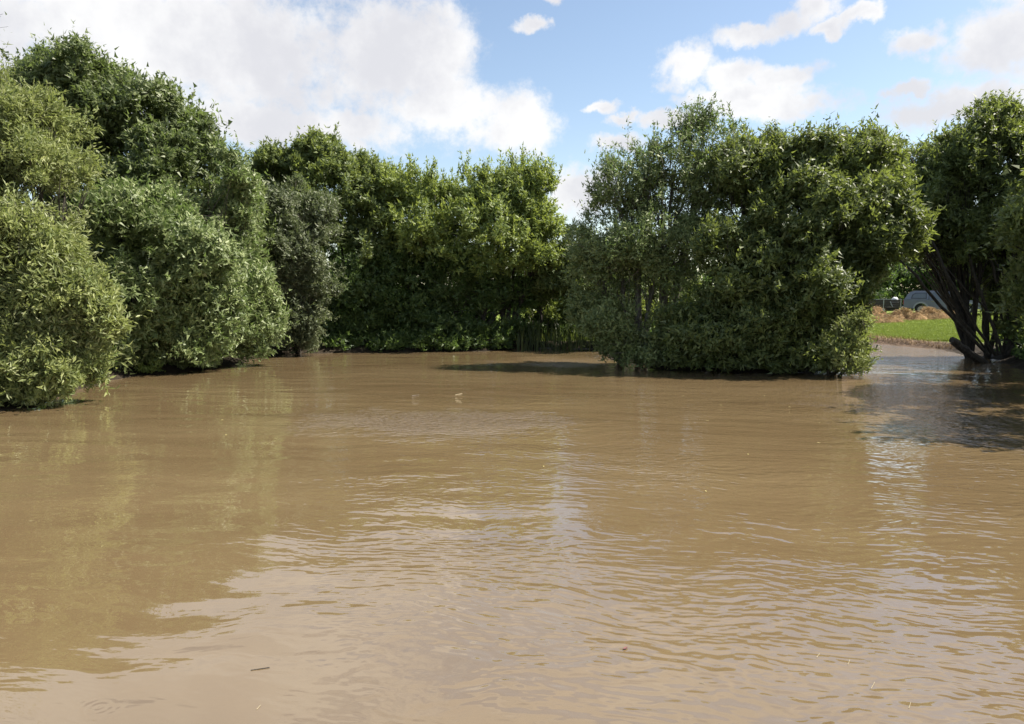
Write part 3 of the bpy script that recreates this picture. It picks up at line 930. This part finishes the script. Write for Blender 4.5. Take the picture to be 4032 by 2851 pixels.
Yv = rng.uniform(30.5, 40, n)
Xv = rng.uniform(-1, 6.5, n)
k_ = pond_sd(Xv, Yv) > 0.5
blades('tall_grass', Xv[k_], Yv[k_], 0.55, 0.03, grass_m, 0.6, 9)
# dead grass fringe along the mud bank
straw_m = plain('dry straw', (0.36, 0.25, 0.12), 0.8, 0, 0.4, 3)
A_, B_ = G(3390, 1346), G(3790, 1390)
t = rng.random(2600)
bx = A_[0] + (B_[0] - A_[0]) * t + rng.normal(0, .35, 2600) + .15
by = A_[1] + (B_[1] - A_[1]) * t + rng.normal(0, .35, 2600) + .45
k_ = (pond_sd(bx, by) > 0.12)
blades('bank_fringe', bx[k_], by[k_], 0.14, 0.015, straw_m, 1.2, 10)

# brambles and nettles along the shaded banks
rng = np.random.default_rng(15)
n = 16000
ux_, uy_ = rng.uniform(-17, 20, n), rng.uniform(7, 36, n)
s_ = pond_sd(ux_, uy_)
k_ = (s_ > 0.25) & (s_ < 5.5) & ~((ux_ > 11.2) & (uy_ > 25.5)) & ~((ux_ > 0) & (ux_ < 4.2) & (uy_ > 26)) & (rng.random(n) < np.exp(-s_ * 0.22) * 1.1)
ux_, uy_ = ux_[k_], uy_[k_]
ub = np.stack([ux_, uy_, terrain(ux_, uy_)[0] - 0.03], -1)
ud = nrm(np.array((0, 0, 0.75)) + rng.normal(0, 0.4, (len(ub), 3)))
ud[:, 2] = np.abs(ud[:, 2])
uv, uf, ut = leaves_on(ub, ud, rng.uniform(0.35, 1.15, len(ub)), 13, 0.17, 0.5, ud * 0.3, rng, 0, 0.6, True)
under = obj('undergrowth', np_mesh('undergrowth', uv, uf, LEAF['far'], {'tint': ut}))
under['kind'] = 'stuff'

# ------------------------------------------------------------------ heaps of cut grass
hay_m, N = new_mat('cut grass')
tcn = N.n('ShaderNodeNewGeometry').outputs['Position']
nz = N.noise(tcn, 2.2, 6, 0.65)
nf = N.noise(N.v('MULTIPLY', tcn, (1, 1, 3)), 16, 5, 0.7)
c = N.mix(N.ss(nz, 0.35, 0.65), (0.17, 0.10, 0.055), (0.36, 0.24, 0.12))
c = N.mix(N.ss(nf, 0.5, 0.75, 0, 0.6), c, (0.12, 0.075, 0.04))
b = principled(N, **{'Base Color': c, 'Roughness': 0.95, 'Specular IOR Level': 0.1})
bp = N.n('ShaderNodeBump')
bp.inputs['Strength'].default_value = 0.9
bp.inputs['Distance'].default_value = 0.06
N.l(nf, bp.inputs['Height'])
N.l(bp.outputs[0], b.inputs['Normal'])
out(N, b.outputs[0])


def heap(px, Y, wx, wy, h, label, seed):
    rng = np.random.default_rng(seed)
    x = (px - 2016) / FPX * Y
    z = gz(x, Y)
    nu, nv = 64, 20
    u = np.linspace(0, 2 * PI, nu, endpoint=False)
    r = np.linspace(0, 1, nv)
    U, R = np.meshgrid(u, r)
    X = np.cos(U) * R * wx
    Yy = np.sin(U) * R * wy
    Z = h * (1 - R ** 2.2) - 0.05
    pn = np.stack([X + x, Yy + Y, Z * 0], -1).reshape(-1, 3)
    d = vnoise(pn * 1.7, seed) * 0.42 + vnoise(pn * 4, seed + 1) * 0.26 + vnoise(pn * 9, seed + 2) * 0.12
    V = np.stack([X.ravel() * (1 + .15 * d), Yy.ravel(), Z.ravel() + h * d * (1 - R.ravel() ** 4)], -1)
    i = np.arange(nv - 1)[:, None] * nu
    j = np.arange(nu)[None, :]
    F = np.stack([i + j, i + (j + 1) % nu, i + nu + (j + 1) % nu, i + nu + j], -1).reshape(-1, 4)
    t = thing('grass_heap', label, 'heap', (x, Y, z), 0, 'heaps of cut dead grass along the meadow')
    obj('mound', np_mesh('mound', V, F, hay_m, None, True), t)
    n = 5000
    pick = rng.integers(0, len(V), n)
    p0 = V[pick] + rng.normal(0, .06, (n, 3))
    dd = nrm(rng.normal(0, 1, (n, 3)) * (1, 1, .5)) * rng.uniform(.1, .35, (n, 1))
    dd[:, 2] = np.abs(dd[:, 2]) * .5 - .03
    w = nrm(np.cross(dd, rng.normal(0, 1, (n, 3)))) * .008
    SV = np.stack([p0 - w, p0 + w, p0 + dd], 1).reshape(-1, 3)
    o = obj('straw', np_mesh('straw', SV, np.arange(n * 3).reshape(n, 3), straw_m), t)
    o['kind'] = 'stuff'


heap(3300, 49.5, 1.2, 1.0, 0.75, 'brown heap of cut grass behind the tip of the wooded point, leftmost of the heaps', 31)
heap(3415, 50.5, 1.6, 1.0, 0.80, 'tall tan heap of cut grass under the tail of the trailer', 32)
heap(3480, 47.8, 1.4, 0.8, 0.42, 'low spread of tan cut grass in front of the trailer', 33)
heap(3565, 50.0, 1.6, 0.9, 0.62, 'rounded brown heap of cut grass below the rear wheel of the pickup', 34)
heap(3665, 50.5, 1.6, 0.9, 0.60, 'greenish brown heap of cut grass in front of the pickup doors', 35)
heap(3750, 51.0, 1.0, 0.9, 0.50, 'brown heap of cut grass behind the leaning stems, rightmost of the heaps', 36)

# ------------------------------------------------------------------ pickup
paint = plain('grey blue car paint', (0.14, 0.155, 0.205), 0.3, 0.2, 0.06, 3)
paint_lt = plain('light grey trim', (0.26, 0.27, 0.30), 0.45, 0.1, 0.05)
glass = plain('dark car glass', (0.10, 0.11, 0.13), 0.06, 0, 0.05, 2, 0.9)
rubber = plain('tyre rubber', (0.018, 0.018, 0.018), 0.85)
steel = plain('wheel steel', (0.32, 0.32, 0.33), 0.35, 0.8)
chrome = plain('chrome', (0.7, 0.7, 0.72), 0.12, 1.0, 0.02)
black = plain('black plastic', (0.02, 0.02, 0.022), 0.5)
red = plain('tail lamp red', (0.35, 0.02, 0.02), 0.25)
lampm = plain('headlamp glass', (0.7, 0.72, 0.75), 0.1)

RZ = -math.radians(27)
pw = (3552 - 2016) / FPX * 58.5
ux, uy = math.cos(RZ), math.sin(RZ)
pick = thing('pickup_truck', 'grey blue pickup with a matching rear canopy parked beyond the heaps of cut grass', 'pickup truck',
             (pw, 58.5, gz(pw + 2, 57.5) - 0.02), RZ)
arch = lambda cx, r, n=10: [(cx + r * math.cos(a), 0.42 + r * math.sin(a)) for a in np.linspace(0, PI, n)]
prof = [(0.02, 0.50), (0.0, 1.02), (0.05, 1.10), (3.80, 1.10), (4.55, 1.04), (5.02, 0.94), (5.16, 0.78), (5.18, 0.45), (4.78, 0.36)]
prof += arch(4.28, 0.42) + [(3.80, 0.33), (1.66, 0.33)] + arch(1.18, 0.42) + [(0.70, 0.42)]
MB().prism(prof, -0.88, 0.88).build('body', paint, pick, 0.025)


def side_y(z):
    return 0.86 - 0.19 * max(0.0, (z - 1.10) / 0.70)


def taper(poly):
    m = MB()
    n = len(poly)
    vs = [(x, -side_y(z), z) for x, z in poly] + [(x, side_y(z), z) for x, z in poly]
    fs = [tuple(range(n)), tuple(range(2 * n - 1, n - 1, -1))] + [(i, i + n, (i + 1) % n + n, (i + 1) % n) for i in range(n)]
    return m.add(vs, fs)


canopy = taper([(0.04, 1.103), (1.70, 1.103), (1.70, 1.80), (0.72, 1.79), (0.46, 1.70), (0.26, 1.50)]).build('canopy', paint, pick, 0.03)
cab = taper([(1.73, 1.103), (3.86, 1.103), (3.25, 1.66), (3.02, 1.76), (2.60, 1.80), (1.73, 1.80)]).build('cab', paint, pick, 0.03)


def side_panel(poly, sgn, off, th):
    vs = [(x, sgn * (side_y(z) + off), z) for x, z in poly] + [(x, sgn * (side_y(z) + off - th), z) for x, z in poly]
    n = len(poly)
    return MB().add(vs, [tuple(range(n)), tuple(range(2 * n - 1, n - 1, -1))] + [(i, i + n, (i + 1) % n + n, (i + 1) % n) for i in range(n)])


for s in (-1, 1):
    sw = side_panel([(0.50, 1.20), (1.56, 1.20), (1.56, 1.64), (0.80, 1.64), (0.58, 1.50)], s, 0.014, 0.03).build('side_window', black, canopy)
    side_panel([(0.56, 1.24), (1.51, 1.24), (1.51, 1.60), (0.82, 1.60), (0.64, 1.48)], s, 0.020, 0.01).build('pane', glass, canopy)
    MB().prism([(x, z) for x, z in arch(1.18, 0.54)] + [(x, z) for x, z in arch(1.18, 0.42)[::-1]], *sorted((s * 0.86, s * 0.93))).build('wheel_arch', paint_lt, pick, 0.015)
    MB().prism([(x, z) for x, z in arch(4.28, 0.54)] + [(x, z) for x, z in arch(4.28, 0.42)[::-1]], *sorted((s * 0.86, s * 0.93))).build('wheel_arch', paint_lt, pick, 0.015)
    for (x0, x1, wl) in ((1.80, 2.62, [(1.84, 1.18), (2.58, 1.18), (2.58, 1.68), (2.00, 1.68), (1.86, 1.52)]),
                         (2.66, 3.62, [(2.72, 1.18), (3.58, 1.18), (3.20, 1.56), (3.02, 1.66), (2.72, 1.68)])):
        dr = MB().prism([(x0, 0.42), (x1, 0.42), (x1, 1.085), (x0, 1.085)], *sorted((s * 0.87, s * 0.892))).build('door', paint, pick, 0.008)
        side_panel(wl, s, 0.010, 0.03).build('window', glass, dr)
        MB().box((x0 + .06, *sorted((s * .893, s * .915))[:1], .98), (x0 + .25, sorted((s * .893, s * .915))[1], 1.02)).build('handle', chrome, dr, 0.006)
    MB().box((0.62, min(s * .60, s * .64), 1.82), (2.55, max(s * .60, s * .64), 1.85)).build('roof_rail', black, pick, 0.008)
    MB().box((3.38, min(s * .88, s * 1.06), 1.14), (3.50, max(s * .88, s * 1.06), 1.30)).build('wing_mirror', black, pick, 0.03)
    MB().box((-0.02, min(s * .70, s * .86), .74), (0.04, max(s * .70, s * .86), 1.06)).build('tail_lamp', red, pick, 0.01)
    MB().box((5.00, min(s * .56, s * .84), .72), (5.17, max(s * .56, s * .84), .88)).build('headlight', lampm, pick, 0.02)
    for cx in (1.18, 4.28):
        wob = MB().disc_wheel((cx, 0.38), 0.0, 0.22, *sorted((s * .66, s * .872))).build('wheel', steel, pick)
        MB().disc_wheel((cx, 0.38), 0.215, 0.37, *sorted((s * .65, s * .88))).build('tyre', rubber, wob)
        MB().disc_wheel((cx, 0.38), 0.0, 0.06, *sorted((s * .86, s * .885)), 12).build('hub', black, wob)
MB().box((-0.10, -0.84, 0.42), (0.03, 0.84, 0.60)).build('rear_bumper', chrome, pick, 0.02)
MB().box((5.10, -0.86, 0.36), (5.30, 0.86, 0.62)).build('front_bumper', paint_lt, pick, 0.03)
MB().add([(3.82, -.80, 1.135), (3.82, .80, 1.135), (3.27, .69, 1.655), (3.27, -.69, 1.655), (3.85, -.80, 1.14), (3.85, .80, 1.14), (3.30, .69, 1.66), (3.30, -.69, 1.66)],
         [(0, 3, 2, 1), (4, 5, 6, 7), (0, 1, 5, 4), (1, 2, 6, 5), (2, 3, 7, 6), (3, 0, 4, 7)]).build('windscreen', glass, pick)

# ------------------------------------------------------------------ trailer
tx, ty = pw + 0.12 * ux, 58.5 + 0.12 * uy
trail = thing('trailer', 'low dark brown drop side trailer standing behind the pickup', 'trailer', (tx, ty, gz(tx - 1, ty)), RZ)
wood = plain('dark stained boards', (0.038, 0.029, 0.028), 0.7, 0, 0.3, 8)
galv = plain('galvanised steel', (0.34, 0.35, 0.37), 0.45, 0.6)
MB().box((-2.75, -0.80, 0.46), (-0.25, 0.80, 0.54)).build('bed', wood, trail, 0.01)
for s in (-1, 1):
    for k in range(3):
        MB().box((-2.74, min(s * .80, s * .83), .56 + k * .19), (-0.26, max(s * .80, s * .83), .735 + k * .19)).build('board', wood, trail, 0.006)
    for x in (-2.70, -1.5, -0.30):
        MB().box((x - .03, min(s * .832, s * .86), .44), (x + .03, max(s * .832, s * .86), 1.14)).build('post', galv, trail, 0.006)
    MB().box((-2.76, min(s * .79, s * .85), 1.135), (-0.24, max(s * .79, s * .85), 1.165)).build('top_rail', galv, trail, 0.006)
    wob = MB().disc_wheel((-1.55, 0.30), 0.0, 0.17, *sorted((s * .66, s * .82))).build('wheel', galv, trail)
    MB().disc_wheel((-1.55, 0.30), 0.165, 0.30, *sorted((s * .65, s * .83))).build('tyre', rubber, wob)
    MB().prism([(x, z - .12) for x, z in arch(-1.55, 0.40)] + [(x, z - .12) for x, z in arch(-1.55, 0.36)[::-1]], *sorted((s * .62, s * .86))).build('mudguard', black, trail)
MB().box((-2.60, -.60, .30), (-0.40, .60, .455)).build('chassis', black, trail, 0.01)
MB().box((-0.30, -.78, .56), (-0.262, .78, 1.12)).build('front_board', wood, trail, 0.006)
MB().add([(-2.78, -.78, .58), (-2.78, .78, .58), (-3.45, .78, .86), (-3.45, -.78, .86), (-2.78, -.78, .62), (-2.78, .78, .62), (-3.45, .78, .90), (-3.45, -.78, .90)],
         [(0, 1, 2, 3), (7, 6, 5, 4), (0, 4, 5, 1), (1, 5, 6, 2), (2, 6, 7, 3), (3, 7, 4, 0)]).build('tailgate', galv, trail, 0.006)
MB().box((-0.26, -.05, .42), (-0.02, .05, .50)).build('drawbar', galv, trail, 0.01)
MB().tube([(-1.05, -.88, .98), (-0.86, -.89, .55)], [.03, .03], 8).build('prop_stay', galv, trail)
sheet_m = plain('white plastic sack', (0.72, 0.72, 0.72), 0.5, 0, 0.1)
# white sack on the trailer
rngs = np.random.default_rng(44)
nu, nv = 18, 9
sv = []
for a in np.linspace(0, PI, nv):
    for b_ in np.linspace(0, 2 * PI, nu, endpoint=False):
        sv.append((math.sin(a) * math.cos(b_), math.sin(a) * math.sin(b_), math.cos(a)))
sv = np.array(sv)
sv *= (1 + 0.28 * vnoise(sv * 2.3, 4) + .12 * vnoise(sv * 6, 5))[:, None]
i = np.arange(nv - 1)[:, None] * nu
j = np.arange(nu)[None, :]
sf = np.stack([i + j, i + nu + j, i + nu + (j + 1) % nu, i + (j + 1) % nu], -1).reshape(-1, 4)
sx, sy = tx - 0.95 * ux + .3 * (-uy), ty - 0.95 * uy - .25 * ux
sack = obj('sack', np_mesh('sack', sv * (.30, .26, .42), sf, sheet_m, None, True), None, (sx, sy, gz(tx - 1, ty) + 0.94))
tag(sack, 'crumpled white sack showing above the side of the trailer', 'sack')

# ------------------------------------------------------------------ wood in and by the water
def limb(name, pts, rad, label, cat, mat, group=None, seed=1, n=8):
    rng = np.random.default_rng(seed)
    pts = np.array(pts, float)
    t = np.linspace(0, len(pts) - 1, 10)
    pp = np.stack([np.interp(t, np.arange(len(pts)), pts[:, k]) for k in range(3)], -1)
    rr_ = np.interp(t, np.arange(len(pts)), rad)
    pp[1:-1] += rng.normal(0, 0.12, (8, 3)) * rr_[1:-1, None]
    V, F = tube_np([pp], [rr_], n)
    o_ = pp[0]
    me = bpy.data.meshes.new(name)
    fs = [tuple(f) for f in F] + [tuple(range(n))[::-1], tuple(range(9 * n, 10 * n))]
    me.from_pydata([tuple(v) for v in V - o_], [], fs)
    me.materials.append(mat)
    return tag(obj(name, me, None, tuple(o_)), label, cat, group)


limb('fallen_trunk', [P(3748, 1338, 22.2), P(3800, 1378, 22.6), P(3880, 1440, 23.2)], [0.10, 0.12, 0.15], 'cut off dark trunk leaning out over the water below the many stemmed willow', 'fallen trunk', BARK, seed=3)
limb('dead_branch', [P(3745, 1352, 22.8), P(3810, 1400, 23.0), P(3850, 1425, 23.2)], [0.03, 0.04, 0.05], 'thin dead branch below the cut off trunk at the right bank', 'branch', BARK, seed=4)
limb('dead_branch', [G(2120, 1374).tolist() + [0.03], G(2180, 1376).tolist() + [0.05]], [0.03, 0.02], 'pale dead branch lying at the foot of the reeds', 'branch', BARK_GREY, seed=5)
limb('dead_branch', [G(2245, 1379).tolist() + [0.04], G(2335, 1382).tolist() + [0.07]], [0.02, 0.035], 'pale dead branch at the water between the reeds and the wooded point', 'branch', BARK_GREY, seed=6)
limb('floating_twig', [G(1622, 1560).tolist() + [.008], G(1650, 1557).tolist() + [.012]], [.006, .004], 'small pale twig floating in mid pond, left of the longer white twig', 'twig', BARK_GREY, seed=7, n=5)
pale_wood = plain('pale bare wood', (0.36, 0.31, 0.20), 0.8)
limb('floating_twig', [G(1792, 1556).tolist() + [.004], G(1820, 1551).tolist() + [.010]], [.006, .004], 'bright white twig floating in mid pond in front of the far bank', 'twig', pale_wood, seed=8, n=5)
limb('floating_twig', [G(988, 2640).tolist() + [.002], G(1062, 2630).tolist() + [.003]], [.0032, .002], 'thin brown twig floating in the near water on the left', 'twig', BARK, seed=9, n=5)
for q_, (px, py, dx, dy) in enumerate([(3215, 2590, 12, -14), (3338, 2618, 8, -18), (3430, 2712, 14, -24), (3578, 2790, 8, -22), (1010, 2795, 16, -16), (2755, 2690, 18, 4)]):
    a, b_ = G(px, py), G(px + dx, py + dy)
    limb('floating_straw', [(a[0], a[1], .002), (b_[0], b_[1], .004)], [.0013, .0009], 'short curled pale straw floating on the near water', 'straw', pale_wood, 'pale straws floating on the near water', 60 + q_, 5)


def float_leaf(px, py, size, mat, label, group=None, seed=0):
    rng = random.Random(seed)
    x, y = G(px, py)
    m = MB()
    n = 8
    ring_ = []
    for k in range(n):
        a = 2 * PI * k / n
        r = size * (0.5 if k % 4 else 0.95) * rng.uniform(.85, 1.15)
        ring_.append((r * math.cos(a), r * .7 * math.sin(a), size * .18 * rng.random() + .004))
    m.add([(0, 0, .004)] + ring_, [(0, 1 + k, 1 + (k + 1) % n) for k in range(n)])
    o = m.build('floating_leaf', mat, None, 0, False, (x, y, 0))
    o.rotation_euler[2] = rng.uniform(0, 6.28)
    return tag(o, label, 'leaf', group)


red_leaf = plain('red leaf', (0.14, 0.05, 0.045), 0.6)
yel_leaf = plain('yellow leaf', (0.40, 0.34, 0.13), 0.6)
float_leaf(2463, 2555, .028, red_leaf, 'dark red leaf floating alone in the near water', None, 3)
for q_, (px, py) in enumerate([(2838, 1596), (2785, 1657), (3228, 1666), (2202, 1769), (2780, 1936), (3110, 1603), (2140, 1838), (3225, 1745), (2945, 1790), (3010, 1560), (875, 1655), (890, 1714), (1085, 1480), (2690, 1560), (3350, 1700)]):
    float_leaf(px, py, .028, yel_leaf, 'tiny pale yellow leaf floating on the sunlit pond', 'yellow leaves floating on the pond', 10 + q_)
print('leaves', LEAVES_TOTAL)
